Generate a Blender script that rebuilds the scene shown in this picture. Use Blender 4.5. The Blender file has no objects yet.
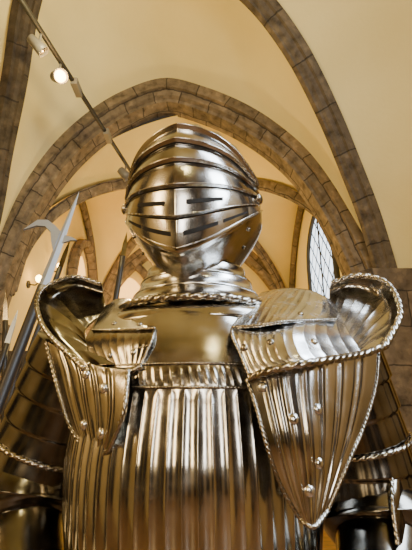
import bpy, bmesh, math, random
import numpy as np
from mathutils import Vector, Matrix
random.seed(4)
S = bpy.context.scene
COL = S.collection
PI = math.pi
R = math.radians
CAMZ = 1.45; TH = R(18); F = 400.0
CT, ST = math.cos(TH), math.sin(TH)

# ---------------------------------------------------------------- helpers
def P(px, py, Y):
    u = (px-206)/F; v = (275-py)/F
    dy = CT - v*ST; dz = ST + v*CT
    t = Y/dy
    return np.array([u*t, Y, CAMZ + dz*t])

def catmull(pts, n):
    pts = np.asarray(pts, float); m = len(pts)
    if m == 2:
        s = np.linspace(0, 1, n)[:, None]
        return pts[0]*(1-s) + pts[1]*s
    ext = np.concatenate([[2*pts[0]-pts[1]], pts, [2*pts[-1]-pts[-2]]])
    s = np.linspace(0, m-1, n); i = np.minimum(s.astype(int), m-2); f = s - i
    sh = (n,) + (1,)*(pts.ndim-1)
    f = f.reshape(sh)
    p0, p1, p2, p3 = ext[i], ext[i+1], ext[i+2], ext[i+3]
    return .5*(2*p1 + (p2-p0)*f + (2*p0-5*p1+4*p2-p3)*f**2 + (3*p1-p0-3*p2+p3)*f**3)

def even(pts, step):
    pts = np.asarray(pts, float)
    d = np.r_[0, np.cumsum(np.linalg.norm(np.diff(pts, axis=0), axis=1))]
    n = max(4, int(d[-1]/step)+1)
    s = np.linspace(0, d[-1], n)
    return np.stack([np.interp(s, d, pts[:, k]) for k in range(3)], 1), s

def mk(name, verts, faces, mat, parent=None, smooth=True, uvs=None):
    me = bpy.data.meshes.new(name)
    me.from_pydata([tuple(map(float, v)) for v in verts], [], faces)
    if uvs is not None:
        l = me.uv_layers.new(name='UVMap')
        for lp in me.loops:
            l.data[lp.index].uv = uvs[lp.vertex_index]
    me.materials.append(mat)
    if smooth:
        me.polygons.foreach_set('use_smooth', [True]*len(me.polygons))
    me.update()
    o = bpy.data.objects.new(name, me); COL.objects.link(o)
    if parent: o.parent = parent
    return o

def gridfaces(nr, nc, wrap=False, flip=False):
    fs = []
    for i in range(nr-1):
        for j in range(nc if wrap else nc-1):
            a = i*nc+j; b = i*nc+(j+1) % nc; c = (i+1)*nc+(j+1) % nc; d = (i+1)*nc+j
            fs.append((a, d, c, b) if flip else (a, b, c, d))
    return fs

def recalc(o):
    bm = bmesh.new(); bm.from_mesh(o.data); bmesh.ops.recalc_face_normals(bm, faces=bm.faces); bm.to_mesh(o.data); bm.free()
    return o

def solid(o, th, off=-1):
    m = o.modifiers.new('thickness', 'SOLIDIFY'); m.thickness = th; m.offset = off
    return o

def surf(name, rows, nu, nv, mat, parent, disp=None, th=.003, toward=None):
    rows = np.array(rows, float)
    g = catmull(rows, nu)
    g = np.swapaxes(catmull(np.swapaxes(g, 0, 1), nv), 0, 1)
    du = np.gradient(g, axis=0); dv = np.gradient(g, axis=1)
    n = np.cross(du, dv); n /= np.linalg.norm(n, axis=2, keepdims=True)+1e-12
    if toward is None: toward = np.array([0, 0, CAMZ])
    flip = False
    if (n*(toward-g)).sum() < 0:
        n = -n; flip = True
    if disp:
        U, V = np.meshgrid(np.linspace(0, 1, nu), np.linspace(0, 1, nv), indexing='ij')
        g = g + n*disp(U, V)[..., None]
    o = mk(name, g.reshape(-1, 3), gridfaces(nu, nv, flip=not flip), mat, parent)
    me = o.data
    k = len(me.polygons)//2; i, j = divmod(k, nv-1)
    if np.dot(np.array(me.polygons[k].normal), n[i, j]) < 0: me.flip_normals()
    if th: solid(o, th)
    return o, g, n

def frames(pts):
    t = np.gradient(pts, axis=0); t /= np.linalg.norm(t, axis=1, keepdims=True)+1e-12
    a = np.array([0, 0, 1.0]) if abs(t[0, 2]) < .8 else np.array([1.0, 0, 0])
    n = np.cross(t[0], a); n /= np.linalg.norm(n)
    N = []
    for k in range(len(pts)):
        n = n - t[k]*np.dot(n, t[k]); n /= np.linalg.norm(n); N.append(n)
    N = np.array(N); B = np.cross(t, N)
    return t, N, B

def sweep(name, pts, rf, mat, parent, seg=16, step=.01, cap=True):
    pts, s = even(pts, step)
    t, N, B = frames(pts)
    ang = np.linspace(0, 2*PI, seg, endpoint=False)
    vs = []
    for k in range(len(pts)):
        r = rf(s[k]/s[-1], ang, s[k])*np.ones(seg)
        vs.append(pts[k] + N[k]*(r*np.cos(ang))[:, None] + B[k]*(r*np.sin(ang))[:, None])
    nr = len(pts)
    fs = gridfaces(nr, seg, wrap=True)
    if cap:
        fs.append(tuple(range(seg))[::-1]); fs.append(tuple((nr-1)*seg+i for i in range(seg)))
    return recalc(mk(name, np.concatenate(vs), fs, mat, parent))

def rope(pts, rad, mat, parent, name='roped_rim', n=3):
    k = 2*PI/(2.6*rad)
    return sweep(name, pts, lambda u, a, s: rad*(.72+.33*np.abs(np.cos((n*a + k*s)/2))), mat, parent, seg=18, step=rad*.3)

def ball(name, c, nrm, r, mat, parent, flat=.55):
    bm = bmesh.new()
    bmesh.ops.create_uvsphere(bm, u_segments=14, v_segments=8, radius=r)
    z = Vector(nrm).normalized()
    q = z.to_track_quat('Z', 'Y')
    M = Matrix.Translation(Vector(c)) @ q.to_matrix().to_4x4() @ Matrix.Diagonal((1, 1, flat, 1))
    bm.transform(M)
    me = bpy.data.meshes.new(name); bm.to_mesh(me); bm.free(); me.materials.append(mat)
    me.polygons.foreach_set('use_smooth', [True]*len(me.polygons))
    o = bpy.data.objects.new(name, me); COL.objects.link(o); o.parent = parent
    return o

def boxes(name, lst, mat, parent=None, bev=0.0):
    bm = bmesh.new()
    for (x0, x1, y0, y1, z0, z1) in lst:
        r = bmesh.ops.create_cube(bm, size=1)
        for v in r['verts']:
            v.co = ((x0+x1)/2+v.co.x*(x1-x0), (y0+y1)/2+v.co.y*(y1-y0), (z0+z1)/2+v.co.z*(z1-z0))
    me = bpy.data.meshes.new(name); bm.to_mesh(me); bm.free(); me.materials.append(mat)
    o = bpy.data.objects.new(name, me); COL.objects.link(o)
    if parent: o.parent = parent
    if bev:
        m = o.modifiers.new('b', 'BEVEL'); m.width = bev; m.segments = 2
    return o

def lathe(name, prof, c, axis, mat, parent, seg=32):
    z = Vector(axis).normalized(); q = z.to_track_quat('Z', 'Y').to_matrix()
    vs = []
    for r, h in prof:
        for k in range(seg):
            a = 2*PI*k/seg
            vs.append(Vector(c) + q @ Vector((r*math.cos(a), r*math.sin(a), h)))
    fs = gridfaces(len(prof), seg, wrap=True)
    fs.append(tuple(range(seg))[::-1]); fs.append(tuple((len(prof)-1)*seg+i for i in range(seg)))
    return mk(name, vs, fs, mat, parent)

def thing(name, label, cat, group=None):
    o = bpy.data.objects.new(name, None); COL.objects.link(o); o.empty_display_size = .1
    o['label'] = label; o['category'] = cat
    if group: o['group'] = group
    return o
def struct(o): o['kind'] = 'structure'; return o

# ---------------------------------------------------------------- materials
def base_mat(name):
    m = bpy.data.materials.new(name); m.use_nodes = True
    nt = m.node_tree; b = nt.nodes['Principled BSDF']
    return m, nt, b
def noise(nt, scale, detail=4, coord='Object'):
    tc = nt.nodes.new('ShaderNodeTexCoord'); n = nt.nodes.new('ShaderNodeTexNoise')
    n.inputs['Scale'].default_value = scale; n.inputs['Detail'].default_value = detail
    nt.links.new(tc.outputs[coord], n.inputs['Vector']); return n
def ramp(nt, src, stops):
    r = nt.nodes.new('ShaderNodeValToRGB')
    e = r.color_ramp.elements
    e[0].position, e[0].color = stops[0][0], (*stops[0][1], 1)
    e[1].position, e[1].color = stops[-1][0], (*stops[-1][1], 1)
    for p, c in stops[1:-1]:
        x = e.new(p); x.color = (*c, 1)
    nt.links.new(src, r.inputs['Fac']); return r
def bump(nt, b, src, strength, dist):
    n = nt.nodes.new('ShaderNodeBump'); n.inputs['Strength'].default_value = strength; n.inputs['Distance'].default_value = dist
    nt.links.new(src, n.inputs['Height']); nt.links.new(n.outputs['Normal'], b.inputs['Normal'])
def steel(name, c0, c1, r0, r1, sc=14, bs=.09):
    m, nt, b = base_mat(name)
    b.inputs['Metallic'].default_value = 1
    n = noise(nt, sc, 8)
    rp = ramp(nt, n.outputs['Fac'], [(.35, c0), (.65, c1)])
    nt.links.new(rp.outputs['Color'], b.inputs['Base Color'])
    n2 = noise(nt, sc*4, 8)
    mr = nt.nodes.new('ShaderNodeMapRange'); mr.inputs['From Min'].default_value = .35; mr.inputs['From Max'].default_value = .68
    mr.inputs['To Min'].default_value = r0; mr.inputs['To Max'].default_value = r1
    nt.links.new(n2.outputs['Fac'], mr.inputs['Value']); nt.links.new(mr.outputs['Result'], b.inputs['Roughness'])
    tc = nt.nodes.new('ShaderNodeTexCoord'); mp = nt.nodes.new('ShaderNodeMapping'); mp.inputs['Scale'].default_value = (40, 260, 90)
    mp.inputs['Rotation'].default_value = (.4, .7, .9)
    n3 = nt.nodes.new('ShaderNodeTexNoise'); n3.inputs['Scale'].default_value = 1.0; n3.inputs['Detail'].default_value = 3
    nt.links.new(tc.outputs['Object'], mp.inputs['Vector']); nt.links.new(mp.outputs['Vector'], n3.inputs['Vector'])
    bump(nt, b, n3.outputs['Fac'], bs, .001)
    return m
def plain(name, col, rough=.6, metal=0, emit=0, ecol=None):
    m, nt, b = base_mat(name)
    n = noise(nt, 9, 4)
    rp = ramp(nt, n.outputs['Fac'], [(.3, tuple(c*.88 for c in col)), (.7, col)])
    nt.links.new(rp.outputs['Color'], b.inputs['Base Color'])
    b.inputs['Roughness'].default_value = rough; b.inputs['Metallic'].default_value = metal
    if emit:
        b.inputs['Emission Color'].default_value = (*(ecol or col), 1); b.inputs['Emission Strength'].default_value = emit
    return m
def plaster(name, c0, c1):
    m, nt, b = base_mat(name)
    n = noise(nt, 1.2, 5); rp = ramp(nt, n.outputs['Fac'], [(.3, c0), (.7, c1)])
    nt.links.new(rp.outputs['Color'], b.inputs['Base Color']); b.inputs['Roughness'].default_value = .9
    n2 = noise(nt, 25, 5); bump(nt, b, n2.outputs['Fac'], .25, .01)
    return m
def stone(name, c0, c1, mortar, bw=.40, rh=.3, coord='UV', rough_b=.9):
    m, nt, b = base_mat(name)
    tc = nt.nodes.new('ShaderNodeTexCoord'); br = nt.nodes.new('ShaderNodeTexBrick')
    br.inputs['Scale'].default_value = 1; br.inputs['Brick Width'].default_value = bw; br.inputs['Row Height'].default_value = rh
    br.inputs['Mortar Size'].default_value = .010; br.inputs['Color1'].default_value = (*c0, 1); br.inputs['Color2'].default_value = (*c1, 1)
    br.inputs['Mortar'].default_value = (*mortar, 1); br.inputs['Mortar Smooth'].default_value = .5
    nj = noise(nt, 5, 4)
    add = nt.nodes.new('ShaderNodeMix'); add.data_type = 'RGBA'; add.blend_type = 'LINEAR_LIGHT'; add.inputs['Factor'].default_value = .035
    nt.links.new(tc.outputs[coord], add.inputs[6]); nt.links.new(nj.outputs['Color'], add.inputs[7])
    nt.links.new(add.outputs[2], br.inputs['Vector'])
    n = noise(nt, 10, 10)
    mx = nt.nodes.new('ShaderNodeMix'); mx.data_type = 'RGBA'; mx.blend_type = 'MULTIPLY'; mx.inputs['Factor'].default_value = 1
    rp = ramp(nt, n.outputs['Fac'], [(.30, (.40, .38, .35)), (.47, (.86, .84, .81)), (.56, (.95, .93, .9)), (.70, (1.45, 1.38, 1.26))])
    nt.links.new(br.outputs['Color'], mx.inputs[6]); nt.links.new(rp.outputs['Color'], mx.inputs[7])
    nt.links.new(mx.outputs[2], b.inputs['Base Color']); b.inputs['Roughness'].default_value = .9
    bump(nt, b, n.outputs['Fac'], rough_b, .035)
    return m

M_ST = steel('polished_steel', (.33, .322, .302), (.60, .585, .555), .14, .25, 10)
M_ST2 = steel('bright_steel', (.55, .562, .58), (.81, .828, .85), .17, .30, 10)
M_LW = steel('brown_steel', (.25, .235, .205), (.47, .445, .395), .14, .25, 10)
M_STD = steel('aged_steel', (.11, .10, .083), (.27, .248, .21), .13, .24, 10)
M_ARM = steel('dark_steel', (.085, .080, .072), (.23, .22, .20), .14, .25, 10)
M_ROPE = steel('rope_steel', (.23, .215, .185), (.48, .455, .41), .17, .29, 30)
M_EDGE = steel('polished_edge_steel', (.55, .53, .49), (.75, .73, .69), .2, .3, 30)  # lighter polished steel along the visor lips
M_BLK = plain('slit_and_lip_shade_dark', (.006, .005, .004), .8)  # black for the sight slits and the painted shade under visor lips
M_PL = plaster('cream_plaster', (.77, .65, .29), (.84, .73, .36))
M_PLW = plaster('warm_plaster', (.76, .58, .20), (.84, .67, .26))
M_DARKWALL = plaster('dark_brown_wall', (.022, .015, .009), (.04, .028, .017))  # plain dark brown, seen only as a reflection in the steel
M_MIDWALL = plaster('ochre_wall', (.34, .25, .115), (.44, .33, .165))
M_GOLDWALL = plaster('golden_wall', (.50, .32, .09), (.60, .40, .13))
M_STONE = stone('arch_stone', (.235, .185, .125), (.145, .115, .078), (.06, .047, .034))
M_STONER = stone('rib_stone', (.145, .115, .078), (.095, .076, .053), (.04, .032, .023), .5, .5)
M_STONED = stone('shadow_rib_stone', (.078, .060, .04), (.052, .041, .028), (.028, .022, .016), .5, .5)  # darker copy of the rib stone, shade put into its colour
M_PIER = stone('pier_stone', (.20, .156, .104), (.13, .102, .07), (.05, .04, .029), .6, .36)
M_WOOD = plain('dark_wood', (.04, .025, .016), .5)
M_SHAFT = plain('shaft_wood', (.018, .015, .014), .45)
M_WHITE = plain('grey_enamel', (.16, .15, .13), .4)
M_RAIL = plain('black_rail', (.015, .014, .013), .5)
M_LAMP = plain('lamp_glow', (.9, .5, .15), .5, 0, 30, (1, .58, .16))
M_BLADE = plain('blade_steel', (.44, .49, .55), .38, .6)
M_LEAD = plain('lead_came', (.03, .03, .03), .6)
M_PANE = plain('bright_pane', (.7, .8, .9), .3, 0, 3.2, (.68, .84, 1.0))
M_PANEW = plain('warm_pane', (.9, .6, .25), .3, 0, 2.4, (1.0, .54, .14))
M_FLOOR = stone('floor_boards', (.24, .13, .05), (.18, .10, .042), (.04, .025, .016), 1.2, .14, 'Object', .1)
M_FLOOR.node_tree.nodes['Principled BSDF'].inputs['Roughness'].default_value = .35

# ================================================================= THE SUIT
suit = thing('suit_of_armor', 'large polished steel fluted suit of armor with closed visor helmet, facing the viewer', 'armor')
PHI = R(-11)
AX = np.array([-.018, .69, 0])
cphi, sphi = math.cos(PHI), math.sin(PHI)
def rotz(p, c=AX, phi=None):
    c_, s_ = (cphi, sphi) if phi is None else (math.cos(phi), math.sin(phi))
    p = np.asarray(p, float)
    q = np.empty_like(p)
    q[..., 0] = c[0] + p[..., 0]*c_ - p[..., 1]*s_
    q[..., 1] = c[1] + p[..., 0]*s_ + p[..., 1]*c_
    q[..., 2] = c[2] + p[..., 2]
    return q

# --- helmet
HC = np.array([-.020, .69, 1.802]); RX, RY, RZ = .123, .138, .142
HPHI = R(-9)
def hpt(al, be, off):
    al, be, off = np.broadcast_arrays(np.asarray(al, float), np.asarray(be, float), np.asarray(off, float))
    a, b = np.radians(al), np.radians(be)
    ca, sa = np.cos(a), np.sin(a)
    zz_ = -sa*np.sin(b)
    sh = np.clip((zz_-.18)/.82, 0, 1); sh = sh*sh*(3-2*sh)
    low = np.clip(-sa/.5, 0, 1)
    e = 1-.20*low
    ca = np.sign(ca)*np.abs(ca)**e; sa = np.sign(sa)*np.abs(sa)**e
    p = np.stack([RX*(1-.36*sh)*np.cos(b), -RY*(1-.08*sh)*np.sin(b)*ca, RZ*(1+.28*sh)*np.sin(b)*sa], -1)
    n = p/np.array([RX**2, RY**2, RZ**2]); n /= np.linalg.norm(n, axis=-1, keepdims=True)
    return rotz(p + n*off[..., None], HC, HPHI)
def keel(al, be):
    w = np.clip((al+70)/34, 0, 1)*np.clip((75-al)/50, 0, 1)
    x = np.abs(be-90)
    return w*(.030*np.clip(1-x/54, 0, 1)**1.15)
A0, A1, NB = -32.0, 25.0, 5
def vee(be): return 3.5*np.clip(1-np.abs(be-90)/62, 0, 1)
def vis_al(A, B):
    return A - vee(B)*np.clip(1-.45*(A-A0)/(A1-A0), .4, 1)
def visor_off(A, be):
    f = ((A-A0)/(A1-A0)*NB); fr = f-np.floor(f); fr = np.where(A >= A1, 1, fr)
    s = np.sin(np.radians(be))
    saw = np.where(fr < .86, 1-fr/.86, (fr-.86)/.14)
    return .0045 + .0075*saw*np.clip(s*1.2-.2, 0, 1)**.7 + keel(vis_al(A, be), be)
def hpatch(name, al, be, off, mat, parent, th=.0025, amap=None):
    A, B = np.meshgrid(al, be, indexing='ij')
    g = hpt(amap(A, B) if amap else A, B, off(A, B))
    o = mk(name, g.reshape(-1, 3), gridfaces(len(al), len(be)), mat, parent)
    bm = bmesh.new(); bm.from_mesh(o.data)
    bmesh.ops.recalc_face_normals(bm, faces=bm.faces)
    bm.faces.ensure_lookup_table()
    fc = bm.faces[len(bm.faces)//2]
    if (Vector(fc.calc_center_median())-Vector(HC)).dot(fc.normal) < 0: bmesh.ops.reverse_faces(bm, faces=bm.faces)
    bm.to_mesh(o.data); bm.free()
    if th: solid(o, th)
    return o
def skull_off(A, B):
    w = np.clip((A-20)/8, 0, 1)*np.clip((200-A)/20, 0, 1)
    fl = np.abs(np.sin(np.radians(B)*11))
    return w*((.0065 - .0045*fl) * np.sin(np.radians(B)) + keel(A, B)*.8 + .004*np.exp(-np.abs(B-90)/3))
helm = hpatch('helmet', np.linspace(-132, 228, 180), np.linspace(.5, 179.5, 240), skull_off, M_ST, suit)
visor = hpatch('visor', np.linspace(A0, A1, 320), np.linspace(19, 161, 171), visor_off, M_ST, helm, amap=vis_al)
AB = A0-.5
def bev_al(A, B): return A - vee(B)*np.clip((A+122)/(AB+122), 0, 1)
def bev_off(A, B):
    edge = np.exp(-((A-AB+2.5)/1.6)**2)*.0030
    return .0055 + keel(bev_al(A, B), B)*.85 + edge
bevor = hpatch('bevor', np.linspace(-122, AB, 100), np.linspace(14, 166, 121), bev_off, M_ST, helm, amap=bev_al)
bb = np.linspace(19, 161, 160)
rope(hpt(vis_al(np.full(160, A1+.5), bb), bb, visor_off(np.full(160, A1-.01), bb)*.9), .0020, M_ROPE, helm, 'brow_rim')
dA = (A1-A0)/NB
for q in range(NB):
    b2 = np.linspace(24, 156, 140)
    al_ = np.full(140, A0+q*dA+.02)
    sweep('ridge_edge', hpt(vis_al(al_, b2), b2, visor_off(al_, b2)), lambda u, a, s: .0009, M_EDGE, helm, seg=8, step=.002)
    if q: hpatch('lip_shade_strip', np.linspace(A0+q*dA-.14*dA, A0+q*dA-.10*dA, 3), np.linspace(26, 154, 120), lambda A, B: visor_off(A, B)+.0005, M_BLK, helm, th=0, amap=vis_al)  # black strips under the lips: painted shade that makes the ridges read
for al0, segs in ((-27.2, [(38, 60), (64, 86), (94, 116), (120, 142)]), (-16.2, [(62, 84), (96, 118)])):
    for b0, b1 in segs:
        hpatch('sight_slit', np.linspace(al0-.85, al0+.85, 5), np.linspace(b0, b1, 24), lambda A, B: visor_off(A, B)+.0009, M_BLK, helm, th=0, amap=vis_al)
for be in (22, 158):
    p = hpt(-12, be, .008); ball('pivot', p, p-HC, .010, M_ROPE, helm, .6)
for al, be in ((-52, 32), (-52, 148), (-76, 34), (-76, 146)):
    p = hpt(al, be, .007); ball('rivet', p, p-HC, .0035, M_ROPE, helm, .6)

# --- gorget
def ring(name, prof, mat, parent, flute=0, nfl=40, kx=1.0, ky=1.0, seg=240, cy=0.0):
    ang = np.linspace(0, 2*PI, seg, endpoint=False); vs = []
    for i, (r, z) in enumerate(prof):
        w = math.sin(PI*i/(len(prof)-1))
        rr = r + flute*w*(np.abs(np.sin(ang*nfl/2))-.5)
        q = np.stack([rr*kx*np.cos(ang), cy+rr*ky*np.sin(ang), np.full(seg, z)], -1)
        vs.append(rotz(q))
    return recalc(mk(name, np.concatenate(vs), gridfaces(len(prof), seg, wrap=True), mat, parent))
def ringpath(r, z, kx=1, ky=1, n=200, a0=0, a1=2*PI, cy=0.0):
    a = np.linspace(a0, a1, n)
    return rotz(np.stack([r*kx*np.cos(a), cy+r*ky*np.sin(a), np.full(n, z)], -1))
def prof(pts, n=8): return [tuple(p) for p in catmull(np.array(pts, float), n)]
gorget = ring('gorget', prof([(.118, 1.602), (.135, 1.597), (.152, 1.587), (.162, 1.572)], 14), M_ST, suit, kx=1.05, ky=.80)
solid(gorget, .002, -1)
for k, (r0, z0, r1, z1) in enumerate([(.087, 1.676, .0985, 1.651), (.0978, 1.652, .110, 1.6275), (.1093, 1.6285, .130, 1.602)]):
    l = ring('neck_lame', prof([(r0, z0), ((r0+r1)/2-.0030, (z0+z1)/2), (r1+.0004, z1)], 9), M_ST if k != 1 else M_ST2, gorget, ky=.92)
    solid(l, .0010, 1)
rope(ringpath(.131, 1.602, 1, .92), .0064, M_ROPE, gorget)

# --- breastplate and backplate
ZL = np.array([1.02, 1.10, 1.20, 1.30, 1.38, 1.47, 1.52, 1.56, 1.585, 1.605])
AL = np.array([.150, .156, .174, .189, .195, .187, .174, .160, .144, .12])
BF = np.array([.122, .132, .160, .186, .193, .175, .157, .139, .122, .10])
BB = np.array([.110, .110, .115, .125, .130, .130, .125, .112, .095, .085])
def smooth_interp(z, T):
    return sum(w_*np.interp(z+d_, ZL, T) for d_, w_ in ((-.04, .1), (-.02, .2), (0, .4), (.02, .2), (.04, .1)))
NF = 72
def torso_pt(th, z, off):
    a, bf, bk = smooth_interp(z, AL)+off, smooth_interp(z, BF)+off, smooth_interp(z, BB)+off
    c, s = np.cos(th), np.sin(th)
    e = .98
    x = a*np.sign(c)*np.abs(c)**e
    y = np.where(s < 0, -bf*np.abs(s)**e, bk*np.abs(s)**e)
    return rotz(np.stack([x, y, z*np.ones_like(x)], -1))
def torso(name, zs, offf, mat, parent, seg=1800, t0=0, t1=2*PI, wrap=True):
    th = np.linspace(t0, t1, seg, endpoint=not wrap)
    vs = [torso_pt(th, z, offf(th, z)) for z in zs]
    return recalc(mk(name, np.concatenate(vs), gridfaces(len(zs), seg, wrap=wrap), mat, parent))
def bp_off(th, z):
    w = np.clip((1.474-z)/.014, 0, 1)
    dl = np.mod(th-1.5*PI+PI, 2*PI)-PI
    s = dl*NF/(2*PI)*(1-.4*(1.474-min(z, 1.474)))+.5
    side = np.clip(np.abs(np.sin(th))*2.2-.2, 0, 1)
    return -.0019*w*side*np.abs(np.sin(PI*s))**.7 + .002
zz = np.unique(np.r_[np.linspace(1.10, 1.45, 50), np.linspace(1.45, 1.48, 10), np.linspace(1.48, 1.592, 26)])
breast = torso('breastplate', zz, bp_off, M_ST, suit)
solid(breast, .002, -1)
BZ0, BZ1 = 1.472, 1.500
def band_off(th, z):
    f = (z-BZ0)/(BZ1-BZ0)
    env = math.sin(PI*min(max(f, 0), 1))**.6
    return .003 + .0018*env - .0012*env*np.abs(np.sin(th*NF/2*1.5 + f*2.0))
band = torso('fluted_band', np.linspace(BZ0, BZ1, 14), band_off, M_ROPE, breast, 1800, PI, 2*PI, False)
for z in (BZ0-.001, BZ1+.001):
    th = np.linspace(PI, 2*PI, 160)
    rope(torso_pt(th, z, np.full(160, .004)), .0018, M_ROPE, breast, 'band_cord')
for k in range(4):
    z1 = 1.12-k*.045
    a = .158+.012*k
    ring('fauld_lame', prof([(a, z1), (a+.010, z1-.025), (a+.016, z1-.055)], 6), M_ST, suit, flute=.003, nfl=60, kx=1.0, ky=.86, seg=360)

# --- pauldrons
def Pg(rows): return [[P(*p) for p in r] for r in rows]
def flute(n, amp, pw=.75, axis=1, fade=.08):
    def f(U, V):
        w = V if axis == 1 else U; o = U if axis == 1 else V
        env = np.clip(o/fade, 0, 1)*np.clip((1-o)/fade, 0, 1)
        return -amp*env*np.abs(np.sin(PI*n*w))**pw
    return f
def grooves(n, amp, wid=.10, fade=.1):
    """sparse engraved lines on an otherwise flat plate"""
    def f(U, V):
        x = V*n; d = np.abs(x-np.round(x)); inner = (np.round(x) > 0) & (np.round(x) < n)
        env = np.clip(U/fade, 0, 1)*np.clip((1-U)/fade, 0, 1)
        return amp*env*inner*(np.exp(-(d/wid)**2) - .6*np.exp(-((d-2*wid)/wid)**2))
    return f
def rivets(g, n, lst, r, mat, parent):
    nu, nv = g.shape[:2]
    for u, v in lst:
        i, j = int(u*(nu-1)), int(v*(nv-1))
        ball('rivet', g[i, j], n[i, j], r, mat, parent, .6)

# viewer's right pauldron
pr, g, n = surf('pauldron', Pg([
    [(266, 297, .655), (288, 292, .65), (312, 295, .65), (334, 304, .65)],
    [(250, 311, .585), (275, 308, .575), (308, 309, .575), (342, 318, .60)],
    [(232, 329, .53), (262, 332, .515), (300, 330, .51), (350, 334, .55)],
    [(241, 355, .51), (266, 357, .493), (305, 350, .488), (358, 346, .54)],
    [(250, 377, .50), (277, 367, .483), (314, 361, .483), (362, 353, .535)]]), 70, 220, M_ST2, suit, flute(13, .0008))
pr['label'] = 'bright silver pauldron with raised fluted collar'
rope(g[:, 0], .0022, M_ROPE, pr)
rivets(g, n, [(.68, .10), (.60, .42), (.64, .75)], .005, M_ROPE, pr)
l, g2, n2 = surf('shoulder_lame', Pg([
    [(262, 292, .67), (285, 288, .665), (310, 290, .665), (330, 299, .66)],
    [(244, 308, .60), (270, 303, .59), (305, 304, .59), (337, 312, .61)],
    [(232, 327, .530), (258, 325, .514), (290, 321, .518), (336, 319, .563)]]), 40, 180, M_ST2, pr, flute(13, .0006))
rope(g2[-1], .0018, M_ROPE, pr)
rivets(g2, n2, [(.8, .2), (.8, .7)], .0042, M_ROPE, pr)
hp, gh, _ = surf('haute_piece', Pg([
    [(326, 314, .622), (337, 325, .597), (349, 337, .572), (357, 347, .553), (350, 355, .53)],
    [(329, 302, .658), (345, 305, .648), (363, 317, .628), (371, 335, .589), (363, 352, .544)],
    [(330, 292, .671), (352, 287, .671), (378, 297, .654), (389, 321, .605), (376, 350, .55)],
    [(332, 283, .660), (357, 276, .655), (386, 283, .635), (400, 311, .59), (385, 346, .545)]]), 60, 200, M_ST, pr, flute(9, .0006, axis=1))
rope(gh[-1], .0052, M_ROPE, pr)
rope(np.concatenate([gh[-1][-1:], catmull([P(385, 346, .545), P(362, 354, .532), P(314, 362, .48), P(277, 369, .479), P(249, 378, .497)], 60)]), .0050, M_ROPE, pr)
w, gw, nw = surf('wing_plate', Pg([
    [(247, 379, .50), (276, 366, .491), (312, 359, .501), (346, 353, .530), (379, 349, .575)],
    [(256, 406, .49), (281, 398, .482), (313, 393, .492), (345, 388, .521), (376, 385, .56)],
    [(267, 446, .485), (289, 439, .477), (316, 433, .484), (341, 429, .509), (364, 426, .54)],
    [(281, 486, .49), (297, 481, .484), (317, 476, .487), (333, 471, .500), (347, 466, .515)],
    [(300, 519, .495), (307, 525, .489), (314, 527, .488), (320, 521, .495), (328, 510, .508)]]), 90, 260, M_ST, pr, grooves(7, .0011))
rope(np.concatenate([gw[:, 0], gw[-1, 1:], gw[::-1, -1][1:]]), .0024, M_ROPE, pr)
rivets(gw, nw, [(.13, .105), (.37, .535), (.40, .325), (.69, .535), (.83, .40)], .0066, M_ST2, pr)

# viewer's left pauldron
pl, g, n = surf('pauldron', Pg([
    [(106, 305, .70), (119, 300, .68), (134, 302, .655), (144, 307, .64)],
    [(96, 320, .65), (114, 318, .62), (135, 320, .595), (152, 323, .58)],
    [(86, 341, .605), (109, 341, .575), (132, 339, .555), (153, 336, .545)],
    [(96, 364, .575), (117, 368, .55), (131, 368, .54), (142, 364, .535)]]), 60, 120, M_LW, suit, flute(9, .0004))
pl['label'] = 'warm brown steel pauldron with dark raised collar'
rope(g[:, -1], .0020, M_ROPE, pl)
rivets(g, n, [(.86, .3), (.84, .7)], .0046, M_ROPE, pl)
l, g2, n2 = surf('shoulder_lame', Pg([
    [(110, 302, .705), (120, 298, .685), (134, 299, .66), (146, 304, .645)],
    [(100, 316, .655), (116, 314, .625), (135, 316, .598), (153, 320, .58)],
    [(92, 330, .616), (112, 330, .587), (134, 329, .565), (155, 328, .552)]]), 30, 80, M_ST, pl, None)
rope(g2[-1], .0018, M_ROPE, pl)
rivets(g2, n2, [(.8, .35), (.8, .75)], .0042, M_ROPE, pl)
l, g2, n2 = surf('shoulder_lame', Pg([
    [(98, 318, .665), (114, 317, .63), (135, 319, .603), (153, 321, .585)],
    [(90, 334, .620), (111, 334, .589), (133, 333, .567), (154, 331, .554)],
    [(90, 348, .594), (112, 350, .568), (133, 349, .549), (151, 345, .539)]]), 30, 80, M_LW, pl, None)
rope(g2[-1], .0018, M_ROPE, pl)
hp, gh, _ = surf('haute_piece', Pg([
    [(106, 312, .70), (93, 321, .665), (85, 331, .635), (90, 347, .60), (114, 364, .55)],
    [(105, 303, .74), (84, 305, .725), (70, 316, .685), (74, 337, .63), (102, 365, .556)],
    [(103, 292, .755), (77, 287, .75), (53, 301, .71), (56, 331, .645), (93, 367, .562)],
    [(101, 284, .740), (72, 277, .73), (40, 293, .69), (43, 326, .63), (84, 369, .560)]]), 60, 200, M_STD, pl, flute(9, .0004, axis=1))
rope(gh[-1], .0044, M_ROPE, pl)
rope(catmull([P(84, 369, .56), P(104, 371, .55), P(126, 373, .535), P(142, 366, .532)], 40), .0040, M_ROPE, pl)
w, gw, nw = surf('wing_plate', Pg([
    [(46, 342, .612), (68, 353, .582), (95, 365, .55), (128, 370, .52)],
    [(52, 366, .602), (75, 372, .567), (98, 378, .539), (127, 386, .510)],
    [(60, 396, .592), (80, 402, .558), (101, 406, .532), (124, 411, .504)],
    [(69, 424, .587), (86, 430, .557), (101, 434, .533), (117, 432, .510)],
    [(82, 446, .575), (91, 453, .555), (100, 456, .540), (109, 450, .524)]]), 80, 200, M_LW, pl, grooves(5, .0010), th=.004)
rope(np.concatenate([gw[:, 0], gw[-1, 1:], gw[::-1, -1][1:]]), .0030, M_ROPE, pl)
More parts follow.
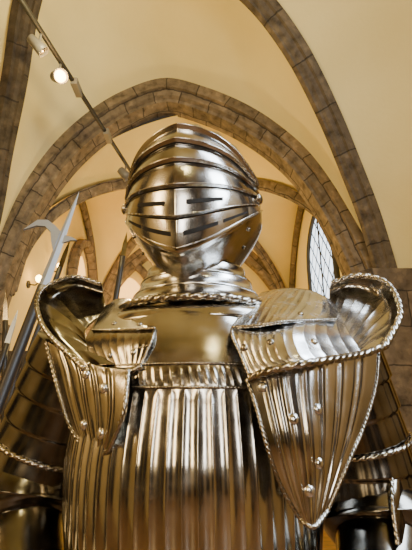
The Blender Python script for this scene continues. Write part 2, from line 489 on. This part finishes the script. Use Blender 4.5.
rivets(gw, nw, [(.25, .5), (.35, .72), (.75, .66), (.72, .3)], .0070, M_ST2, pl)

# --- arms
def lame_r(base, n, amp, nfl=0, fa=0):
    def f(u, a, s):
        x = u*n; fr = x-math.floor(x)
        return base(u) + amp*(fr) + (fa*(np.abs(np.sin(a*nfl/2))-.5) if nfl else 0)
    return f
def loop(path, k, r):
    t, N, B = frames(path)
    return np.array([path[k] + r*(math.cos(q)*N[k]+math.sin(q)*B[k]) for q in np.linspace(0, 2*PI, 90)])
pathR = catmull([P(334, 356, .645), P(349, 410, .66), P(361, 455, .67), P(370, 505, .67)], 60)
ra = sweep('upper_arm_plate', pathR, lame_r(lambda u: .072-.003*u, 5, .0040, 20, .0010), M_ARM, suit, seg=180, step=.003)
rope(loop(pathR, 34, .077), .0040, M_ROPE, ra)
pathRf = catmull([P(370, 492, .67), P(380, 530, .655), P(384, 580, .61), P(384, 650, .54)], 50)
def cop(u, a, s): return .060+.022*np.sin(PI*min(max(u, .02), .98))**.5
cr = sweep('elbow_cop', pathRf[:22], cop, M_ARM, suit, seg=120, step=.004)
wg, gg, _ = surf('elbow_wing', Pg([
    [(392, 452, .625), (400, 448, .635), (410, 455, .66), (420, 470, .70)],
    [(392, 500, .585), (402, 492, .60), (414, 495, .64), (424, 505, .70)],
    [(398, 545, .57), (406, 542, .59), (416, 542, .63), (424, 545, .69)]]), 40, 60, M_STD, cr, None)
rope(gg[:, 0], .0034, M_ROPE, cr)
sweep('forearm_plate', pathRf[16:], lame_r(lambda u: .064-.014*u, 1, 0), M_ARM, suit, seg=100, step=.006)
pathL = catmull([P(86, 346, .70), P(68, 392, .72), P(50, 438, .735), P(33, 478, .74)], 60)
la = sweep('upper_arm_plate', pathL, lame_r(lambda u: .082-.001*u, 5, .0050), M_ARM, suit, seg=140, step=.003)
rope(loop(pathL, 44, .087), .0044, M_ROPE, la)
pathLf = catmull([P(34, 470, .74), P(21, 510, .725), P(19, 560, .685), P(26, 640, .60)], 50)
sweep('elbow_cop', pathLf[:24], lambda u, a, s: cop(u, a, s)+.010, M_ARM, suit, seg=120, step=.004)
sweep('forearm_plate', pathLf[17:], lame_r(lambda u: .072-.014*u, 1, 0), M_ARM, suit, seg=100, step=.006)

# --- stand
stand = thing('armor_stand', 'dark wooden post and square base that carries the suit of armor', 'stand')
boxes('post', [(-.055, .02, .66, .73, .10, 1.5)], M_WOOD, stand)
boxes('base', [(-.32, .28, .42, .98, 0, .10)], M_WOOD, stand, .01)
boxes('hip_bar', [(-.15, .115, .67, .72, 1.02, 1.06)], M_WOOD, stand)

# ================================================================= THE HALL
def sweep_rect(name, path, wr, dep, mat, parent=None, step=.08, chamf=.05):
    pts, s = even(path, step)
    t = np.gradient(pts, axis=0); t /= np.linalg.norm(t, axis=1, keepdims=True)
    ax = np.cross(t[0], t[-1])
    if np.linalg.norm(ax) < 1e-3: ax = np.array([0, 1.0, 0])
    ax /= np.linalg.norm(ax)
    c = chamf
    sec = [(-wr/2, -dep/2+c), (-wr/2+c*.30, -dep/2+c*.95), (-wr/2+c*.5, -dep/2+c*.55), (-wr/2+c, -dep/2+c*.35), (-wr/2+c*1.05, -dep/2), (wr/2, -dep/2),
           (wr/2, dep/2), (-wr/2+c*1.05, dep/2), (-wr/2+c, dep/2-c*.35), (-wr/2+c*.5, dep/2-c*.55), (-wr/2+c*.30, dep/2-c*.95), (-wr/2, dep/2-c)]
    sec.append(sec[0])
    m = len(sec)
    vs = []; uv = []
    per = np.r_[0, np.cumsum([math.dist(sec[i], sec[i+1]) for i in range(m-1)])]
    cen = pts.mean(axis=0) - np.array([0, 0, 1.0])
    for k in range(len(pts)):
        b = ax - t[k]*np.dot(ax, t[k]); b /= np.linalg.norm(b)
        r = np.cross(t[k], b)
        if np.dot(r, pts[k]-cen) < 0: r = -r
        for q, (x, y) in enumerate(sec):
            vs.append(pts[k] + r*x + b*y); uv.append((s[k], per[q]+.15))
    return recalc(mk(name, vs, gridfaces(len(pts), m), mat, parent, smooth=False, uvs=uv))

archpx = [(-24, 345), (-14, 312), (4, 264), (28, 210), (60, 164), (97, 130), (133, 109), (168, 99), (205, 108), (242, 124), (276, 146), (305, 173), (330, 209), (350, 248), (368, 292), (372, 320)]
AP = catmull([P(x, y, 4.25) for x, y in archpx], 120)
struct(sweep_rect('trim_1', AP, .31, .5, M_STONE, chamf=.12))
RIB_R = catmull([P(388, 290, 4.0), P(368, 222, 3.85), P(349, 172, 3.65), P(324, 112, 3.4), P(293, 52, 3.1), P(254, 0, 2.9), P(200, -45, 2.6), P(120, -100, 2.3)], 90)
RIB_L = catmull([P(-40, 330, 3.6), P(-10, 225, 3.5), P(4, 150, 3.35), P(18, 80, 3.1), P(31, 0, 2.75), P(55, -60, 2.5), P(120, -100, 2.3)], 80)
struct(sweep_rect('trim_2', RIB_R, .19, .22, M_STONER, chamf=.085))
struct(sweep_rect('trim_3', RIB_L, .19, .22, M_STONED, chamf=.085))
def loft(name, A, B, mat, nv=24, bulge=.15):
    n = 140
    def res(X):
        X = np.asarray(X); d = np.r_[0, np.cumsum(np.linalg.norm(np.diff(X, axis=0), axis=1))]; s = np.linspace(0, d[-1], n)
        return np.stack([np.interp(s, d, X[:, k]) for k in range(3)], 1)
    A, B = res(A), res(B)
    vs = []
    for k in range(nv):
        f = k/(nv-1)
        q = A*(1-f)+B*f; q[:, 2] += bulge*math.sin(PI*f); vs.append(q)
    return struct(mk(name, np.concatenate(vs), gridfaces(nv, n), mat))
up = np.array([0, 0, .06])
ribtop = np.concatenate([RIB_L+up, (RIB_R+up)[::-1][1:]])
loft('ceiling', AP+np.array([0, -.2, .08]), ribtop, M_PL)
WR = catmull(np.array([(2.3, 3.9, 2.3), (2.3, 3.4, 3.2), (2.3, 2.7, 4.4), (2.3, 1.8, 5.2), (2.3, .6, 5.8)]), 60)
loft('ceiling.001', RIB_R+up*.5, WR, M_PL, bulge=.12)
WL = catmull(np.array([(-2.5, 3.6, 2.1), (-2.9, 3.2, 3.4), (-3.1, 2.6, 4.5), (-3.1, 1.8, 5.3), (-3.1, .6, 5.8)]), 60)
loft('ceiling.002', RIB_L+up*.5, WL, M_PL, bulge=.1)
sp = [AP+np.array([0, .05, .05]), AP*np.array([1, 1, 0])+np.array([0, .05, 6.3])]
struct(mk('trim_4', np.concatenate(sp), gridfaces(2, len(AP)), M_PL))
X0, HA, Y0, HB, ZS, RISE = -.25, 2.05, 6.2, 1.85, 2.75, 2.35
def hn(s):
    c = .3; s = np.abs(np.clip(s, -1, 1))
    return np.sqrt(np.maximum((1+c)**2-(s+c)**2, 0))/math.sqrt(1+2*c)
xs = np.linspace(X0-HA, X0+HA, 121); ys = np.linspace(Y0-HB, Y0+HB, 121)
Xg, Yg = np.meshgrid(xs, ys, indexing='ij')
Zg = ZS + RISE*np.maximum(hn((Xg-X0)/HA), hn((Yg-Y0)/HB))
struct(mk('ceiling.003', np.stack([Xg, Yg, Zg], -1).reshape(-1, 3), gridfaces(121, 121), M_PLW))
def arc3(p0, p1, n=60):
    s = np.linspace(-1, 0, n); f = (s+1)[:, None]
    q = np.asarray(p0)[None]*(1-f)+np.asarray(p1)[None]*f
    return np.column_stack([q[:, 0], q[:, 1], ZS+RISE*hn(s)-.05])
k = 5
for sx in (-1, 1):
    for sy in (-1, 1):
        struct(sweep_rect('trim_%d' % k, arc3((X0+sx*HA*.97, Y0+sy*HB*.97), (X0, Y0)), .14, .15, M_STONE, chamf=.05)); k += 1
s = np.linspace(-1, 1, 100)
struct(sweep_rect('trim_%d' % k, np.column_stack([X0+HA*.97*s, np.full(100, Y0+HB-.12), ZS+RISE*hn(s)-.12]), .24, .3, M_STONE)); k += 1
for sx in (-1, 1):
    struct(sweep_rect('trim_%d' % k, np.column_stack([np.full(100, X0+sx*(HA-.06)), Y0+HB*.97*s, ZS+RISE*hn(s)-.1]), .12, .1, M_STONE, chamf=.03)); k += 1
def quad(name, pts, mat): return struct(mk(name, pts, [(0, 1, 2, 3)], mat, smooth=False))
quad('floor', [(-3.4, -4.2, 0), (2.6, -4.2, 0), (2.6, 8.3, 0), (-3.4, 8.3, 0)], M_FLOOR)
quad('wall_back', [(-2.6, 8.05, 0), (2.1, 8.05, 0), (2.1, 8.05, 6.3), (-2.6, 8.05, 6.3)], M_PLW)
quad('wall_right', [(1.80, 4.2, 0), (1.80, 8.1, 0), (1.80, 8.1, 5.3), (1.80, 4.2, 5.3)], M_PL)
quad('wall_left', [(-2.30, 4.2, 0), (-2.30, 8.1, 0), (-2.30, 8.1, 5.3), (-2.30, 4.2, 5.3)], M_PLW)
quad('wall_right.001', [(2.32, -4.1, 0), (2.32, 4.3, 0), (2.32, 4.3, 6.3), (2.32, -4.1, 6.3)], M_MIDWALL)
quad('wall_left.001', [(-3.12, -4.1, 0), (-3.12, 4.3, 0), (-3.12, 4.3, 6.3), (-3.12, -4.1, 6.3)], M_GOLDWALL)
quad('wall_front', [(-3.3, -4.1, 0), (2.4, -4.1, 0), (2.4, -4.1, 6.3), (-3.3, -4.1, 6.3)], M_MIDWALL)
quad('ceiling.004', [(-3.3, -4.2, 6.3), (2.4, -4.2, 6.3), (2.4, 4.6, 6.3), (-3.3, 4.6, 6.3)], M_PL)
def pier(name, x0, x1, y0, y1, z1, mat=None):
    bm = bmesh.new(); r = bmesh.ops.create_cube(bm, size=1)
    for v in r['verts']: v.co = ((x0+x1)/2+v.co.x*(x1-x0), (y0+y1)/2+v.co.y*(y1-y0), z1/2+v.co.z*z1)
    bmesh.ops.bevel(bm, geom=[e for e in bm.edges if abs(e.verts[0].co.z-e.verts[1].co.z) > 1], offset=.08, segments=1, affect='EDGES')
    uvl = bm.loops.layers.uv.new('UVMap')
    for f in bm.faces:
        for l in f.loops:
            c = l.vert.co; l[uvl].uv = (c.x+c.y, c.z)
    me = bpy.data.meshes.new(name); bm.to_mesh(me); bm.free(); me.materials.append(mat or M_PIER)
    o = bpy.data.objects.new(name, me); COL.objects.link(o); return struct(o)
pier('trim_12', 1.56, 2.5, 3.75, 4.6, 2.74)
pier('trim_13', -3.0, -2.2, 3.6, 4.6, 2.3)
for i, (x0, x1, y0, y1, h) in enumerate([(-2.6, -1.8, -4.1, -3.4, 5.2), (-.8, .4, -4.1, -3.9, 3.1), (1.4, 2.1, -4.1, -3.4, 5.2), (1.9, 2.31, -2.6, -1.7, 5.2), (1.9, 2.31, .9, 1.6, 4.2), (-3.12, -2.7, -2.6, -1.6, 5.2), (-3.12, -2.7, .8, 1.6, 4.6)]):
    pier('trim_%d' % (16+i), x0, x1, y0, y1, h, M_DARKWALL)  # unseen dark piers, added to put dark bands in the steel's reflections

# lattice window in the far right wall
def pointed(y0, y1, z0, zs, zt, n=16):
    c = (y0+y1)/2; h = (y1-y0)/2
    out = [(y0, z0)]
    for q in np.linspace(-1, 1, 2*n+1): out.append((c+h*q, zs+(zt-zs)*float(hn(q))))
    out.append((y1, z0)); return out
wy0, wy1 = 5.15, 6.5
ol = pointed(wy0, wy1, 2.55, 3.65, 4.4)
win = mk('window_1', [(1.785, y, z) for y, z in ol], [tuple(range(len(ol)))], M_PANE, smooth=False); struct(win)
sweep('window_frame', np.array([(1.775, y, z) for y, z in ol+[ol[0]]]), lambda u, a, s: .045, M_LEAD, win, seg=8, step=.05)
def inside(y, z):
    if not (wy0 < y < wy1 and z > 2.55): return False
    if z <= 3.65: return True
    return z < 3.65+.75*float(hn((y-(wy0+wy1)/2)/((wy1-wy0)/2)))
vs, fs = [], []
def bar(ya, za, yb, zb, h):
    i = len(vs)
    vs.extend([(1.778, ya-h, za), (1.778, ya+h, za), (1.778, yb+h, zb), (1.778, yb-h, zb)]); fs.append((i, i+1, i+2, i+3))
for sgn in (-1, 1):
    for k2 in range(-10, 16):
        pts = []
        for q in np.linspace(0, 1.9, 60):
            y = wy0 + k2*.28 + sgn*q*.8 + (0 if sgn > 0 else .4); z = 2.55+q
            if inside(y, z): pts.append((y, z))
        if len(pts) > 1: bar(*pts[0], *pts[-1], .02)
bar((wy0+wy1)/2, 2.55, (wy0+wy1)/2, 4.38, .035)
mk('lattice', vs, fs, M_LEAD, win, smooth=False)
ol2 = pointed(6.3, 7.5, 2.2, 3.6, 4.3)
struct(sweep_rect('trim_14', np.array([(-2.22, y, z) for y, z in ol2]), .16, .14, M_STONE, chamf=.03))
ip = pointed(6.55, 7.25, 3.1, 3.6, 4.05)
struct(mk('window_2', [(-2.285, y, z) for y, z in ip], [tuple(range(len(ip)))], M_PANEW, smooth=False))
ol3 = pointed(-2.15, -1.05, 1.6, 3.3, 4.3)
struct(sweep_rect('trim_15', np.array([(x, 7.98, z) for x, z in ol3]), .16, .14, M_STONE, chamf=.03))
ip = pointed(-1.95, -1.25, 2.5, 3.3, 4.0)
struct(mk('window_3', [(x, 8.03, z) for x, z in ip], [tuple(range(len(ip)))], M_PANEW, smooth=False))

# small lit wall lamps on the far left wall
for y, z, lab in ((4.95, 2.93, 'small glowing wall lamp on the far left wall, below the halberd hook'), (5.6, 3.33, 'small glowing wall lamp on the far left wall, right of the halberd blade')):
    t = thing('wall_lamp', lab, 'wall lamp', group='lit wall lamps at the far left')
    lathe('back_plate', [(.05, 0), (.05, .012), (.04, .018)], (-2.298, y, z), (1, 0, 0), M_RAIL, t, 20)
    sweep('arm', np.array([(-2.285, y, z), (-2.20, y, z-.01), (-2.17, y, z+.03)]), lambda u, a, s: .009, M_RAIL, t, seg=8, step=.02)
    lathe('bulb', [(.012, 0), (.035, .025), (.042, .055), (.03, .085), (.006, .10)], (-2.17, y, z+.03), (0, 0, 1), M_LAMP, t, 16)

# ---------------------------------------------------------------- track lighting
rail = thing('track_rail', 'long black lighting track hanging below the vault, upper left', 'light track')
ra0, ra1 = np.array([-1.56, 1.1, 4.3]), np.array([-.96, 4.5, 4.3])
sweep('rail', np.array([ra0, ra1]), lambda u, a, s: .022, M_RAIL, rail, seg=8, step=.2)
q = ra0*.95+ra1*.05
sweep('hanger', np.array([q, q+np.array([0, 0, 1.9])]), lambda u, a, s: .005, M_RAIL, rail, seg=6, step=.3)
for f in (.57, .78):
    q = ra0*(1-f)+ra1*f
    boxes('feed_box', [(q[0]-.03, q[0]+.03, q[1]-.09, q[1]+.09, q[2]-.045, q[2]+.03)], M_WHITE, rail, .006)
for i, (px, py, Y, lab) in enumerate(((44, 47, 2.45, 'dark unlit track spotlight nearest the top of the light track'), (61, 78, 2.75, 'glowing track spotlight with bright warm bulb, middle of the track'), (118, 170, 4.3, 'small unlit spotlight at the far end of the track near the arch'))):
    t = thing('spotlight', lab, 'spotlight', group='spotlights on the lighting track')
    p = P(px, py, Y)
    fz = (p[1]-ra0[1])/(ra1[1]-ra0[1]); rp_ = ra0*(1-fz)+ra1*fz - np.array([0, 0, .026])
    ax = Vector((.6, .3, -.55)) if i != 1 else Vector((.65, -.62, -.55))
    p = rp_ + np.array([.0, 0, -.13])
    sc = .8 if i == 0 else 1.0
    lathe('lamp_body', [(.02*sc, -.10), (.045*sc, -.09), (.055*sc, 0), (.064*sc, .055), (.056*sc, .055), (.050*sc, .035)], p, ax, M_WHITE, t, 24)
    lathe('bulb', [(.001, .052), (.030*sc, .048), (.048*sc, .042), (.050*sc, .03)], p, ax, M_LAMP if i == 1 else M_STD, t, 20)
    sweep('arm', np.array([p, (p+rp_)/2, rp_]), lambda u, a, s: .011, M_WHITE, t, seg=8, step=.03)
    if i == 1: LAMP1 = p; LAX = np.array(ax.normalized())

# ---------------------------------------------------------------- pole weapons at the left
def polearm(name, label, cat, tip, mid, zend):
    t = thing(name, label, cat, group='pole weapons at the left')
    tip, mid = np.array(tip), np.array(mid)
    d = (mid-tip)/np.linalg.norm(mid-tip)
    return t, tip, d, tip + d*(tip[2]-zend)/(-d[2])
def extr(name, pts3, nrm, th, mat, parent):
    n = len(pts3); nrm = np.asarray(nrm)/np.linalg.norm(nrm)
    vs = [p-nrm*th/2 for p in pts3]+[p+nrm*th/2 for p in pts3]
    fs = [tuple(range(n))[::-1], tuple(range(n, 2*n))]+[(i, (i+1) % n, n+(i+1) % n, n+i) for i in range(n)]
    return mk(name, vs, fs, mat, parent, smooth=False)
tip, mid = P(79, 192, 1.9), P(0, 400, 1.6)
t, tip, d, end = polearm('halberd', 'halberd with pale slim steel blade and curved side hook leaning at the far left', 'halberd', tip, mid, 0)
side = np.cross(d, [0, 1, 0]); side /= np.linalg.norm(side)
if side[0] > 0: side = -side
nr = np.cross(d, side)
sweep('shaft', np.array([tip+d*.60, end]), lambda u, a, s: .024, M_SHAFT, t, seg=10, step=.1)
sv = []
prof_h = [(0, .001), (.10, .010), (.28, .018), (.46, .021), (.64, .026)]
for hh, ww in prof_h:
    c0 = tip+d*hh
    sv += [c0+side*ww, c0+nr*ww*.45, c0-side*ww, c0-nr*ww*.45]
sf = gridfaces(len(prof_h), 4, wrap=True) + [(0, 1, 2, 3), (16, 19, 18, 17)]
recalc(mk('blade', sv, sf, M_BLADE, t, smooth=False))
hk = tip+d*.28
hook = [hk+side*.014, hk-d*.036+side*.055, hk-d*.066+side*.10, hk-d*.060+side*.15, hk+d*.010+side*.20, hk-d*.022+side*.145, hk-d*.024+side*.10, hk+d*.010+side*.062, hk+d*.065+side*.042, hk+d*.12+side*.016]
extr('side_hook', hook, nr, .011, M_BLADE, t)
bs = [hk+d*.02-side*.012, hk+d*.03-side*.055, hk+d*.045-side*.08, hk+d*.05-side*.045, hk+d*.07-side*.014]
extr('back_spike', bs, nr, .010, M_BLADE, t)
for (a, b, m_, lab) in (((127, 232, 2.2), (114, 310, 2.0), M_STD, 'slim dark spear standing just left of the helmet'),
                    ((70, 240, 2.25), (20, 380, 2.05), M_STD, 'dark-shafted spear leaning beside the halberd'),
                    ((18, 310, 2.2), (-8, 390, 2.1), M_BLADE, 'short pole weapon leaning at the left picture edge'),
                    ((6, 290, 2.3), (4, 390, 2.2), M_STD, 'upright dark spear at the very left edge'),
                    ((36, 296, 2.3), (12, 390, 2.15), M_STD, 'dark-headed spear low between the halberd and the shoulder')):
    t, tp, d, end = polearm('spear', lab, 'spear', P(*a), P(*b), 0)
    side = np.cross(d, [0, 1, 0]); side /= np.linalg.norm(side); nr = np.cross(d, side)
    sweep('shaft', np.array([tp+d*.2, end]), lambda u, a_, s: .015, M_SHAFT, t, seg=10, step=.1)
    extr('spear_head', [tp, tp+d*.10+side*.012, tp+d*.2+side*.014, tp+d*.26+side*.012, tp+d*.26-side*.012, tp+d*.2-side*.014, tp+d*.10-side*.012], nr, .008, m_, t)
rack = thing('weapon_rack', 'dark wooden rack behind the pole weapons at left', 'rack')
boxes('rack_rail', [(-2.0, -.45, 2.42, 2.49, 1.66, 1.76)], M_WOOD, rack, .006)
boxes('post', [(-1.95, -1.88, 2.42, 2.49, 0, 1.9)], M_WOOD, rack, .006)
boxes('post', [(-.56, -.49, 2.42, 2.49, 0, 1.8)], M_WOOD, rack, .006)
tb = thing('display_table', 'low dark display table on the floor beyond the left arm', 'table')
boxes('table_top', [(-1.9, -.7, 2.9, 3.5, .70, .74)], M_WOOD, tb, .006)
for x in (-1.85, -.75):
    for y in (2.95, 3.45):
        boxes('leg', [(x-.03, x+.03, y-.03, y+.03, 0, .70)], M_WOOD, tb)
sen = boxes('wall_sensor', [(1.99, 2.20, 3.22, 3.52, 4.36, 4.60)], M_RAIL, None, .02)
sen['label'] = 'small black box fixed high on the pale vault at the right edge'; sen['category'] = 'wall device'

# ---------------------------------------------------------------- lights
def area(name, loc, target, size, sy, power, col):
    l = bpy.data.lights.new(name, 'AREA'); l.shape = 'RECTANGLE'; l.size = size; l.size_y = sy; l.energy = power; l.color = col
    o = bpy.data.objects.new(name, l); COL.objects.link(o); o.location = loc
    o.rotation_euler = (Vector(target)-Vector(loc)).to_track_quat('-Z', 'Y').to_euler(); return o
def point(name, loc, power, col, r=.08):
    l = bpy.data.lights.new(name, 'POINT'); l.energy = power; l.color = col; l.shadow_soft_size = r
    o = bpy.data.objects.new(name, l); COL.objects.link(o); o.location = loc; return o
def spot(name, loc, target, power, col, ang=50):
    l = bpy.data.lights.new(name, 'SPOT'); l.energy = power; l.color = col; l.spot_size = R(ang); l.spot_blend = .6; l.shadow_soft_size = .05
    o = bpy.data.objects.new(name, l); COL.objects.link(o); o.location = loc
    o.rotation_euler = (Vector(target)-Vector(loc)).to_track_quat('-Z', 'Y').to_euler(); return o
WARM = (1, .79, .34); COOL = (.74, .87, 1)
area('cool_fill_right', (2.2, -.4, 3.0), (0, .7, 1.6), .9, 2.1, 165, COOL)  # added cool area lamp for bright reflections; no window stands here
area('cool_fill_high', (1.7, .3, 5.0), (.1, .65, 1.6), 1.0, 1.0, 60, COOL)  # unseen overhead lamp, added for cool silver reflections
area('warm_fill_left', (-3.0, -.6, 2.8), (0, .7, 1.6), .6, 1.9, 80, (1, .68, .30))  # added orange lamp out of view, turns the left plates golden
area('fill_rear', (.8, -3.85, 2.6), (0, .7, 1.9), .6, 2.0, 65, (1, .92, .80))  # added lamp behind the camera, a bright patch for the steel to mirror
area('warm_fill_rear_left', (-1.2, -3.85, 2.6), (0, .7, 1.9), .6, 2.0, 72, (1, .72, .37))  # second added lamp behind the camera, warmer in colour
point('vault_fill', (-.9, 2.1, 4.0), 68, WARM)  # added point light without a fixture, brightens the vault at upper left
point('vault_fill_rear', (.6, -1.5, 4.2), 38, WARM)  # added warm fill behind the camera, no fixture
spot('vault_wash_right', (-2.2, -1.2, 2.4), (2.1, 2.9, 4.2), 130, (1, .95, .86), 44)  # added spot out of view, pales the right side of the vault
point('bay_fill', (-.2, 5.6, 3.0), 75, WARM)  # added fill for the far bay, hangs free without a fixture
point('bay_fill_far', (-1.5, 6.8, 2.4), 110, (1, .58, .2))  # added amber fill behind the left shoulder, no fixture
w = bpy.data.worlds.new('World'); S.world = w; w.use_nodes = True
spot('track_spot', tuple(LAMP1+LAX*.13), (-.05, .6, 1.6), 200, (1, .74, .36), 40)
point('track_glow', tuple(LAMP1+LAX*.16), 10, (1, .58, .2), .02)
w.node_tree.nodes['Background'].inputs[0].default_value = (.9, .75, .55, 1); w.node_tree.nodes['Background'].inputs[1].default_value = .05

cam = bpy.data.cameras.new('main_camera'); co = bpy.data.objects.new('main_camera', cam); COL.objects.link(co)
co.location = (0, 0, CAMZ); co.rotation_euler = (PI/2+TH, 0, 0)
cam.sensor_fit = 'VERTICAL'; cam.sensor_height = 24; cam.lens = 24*F/550; cam.clip_start = .02
S.camera = co
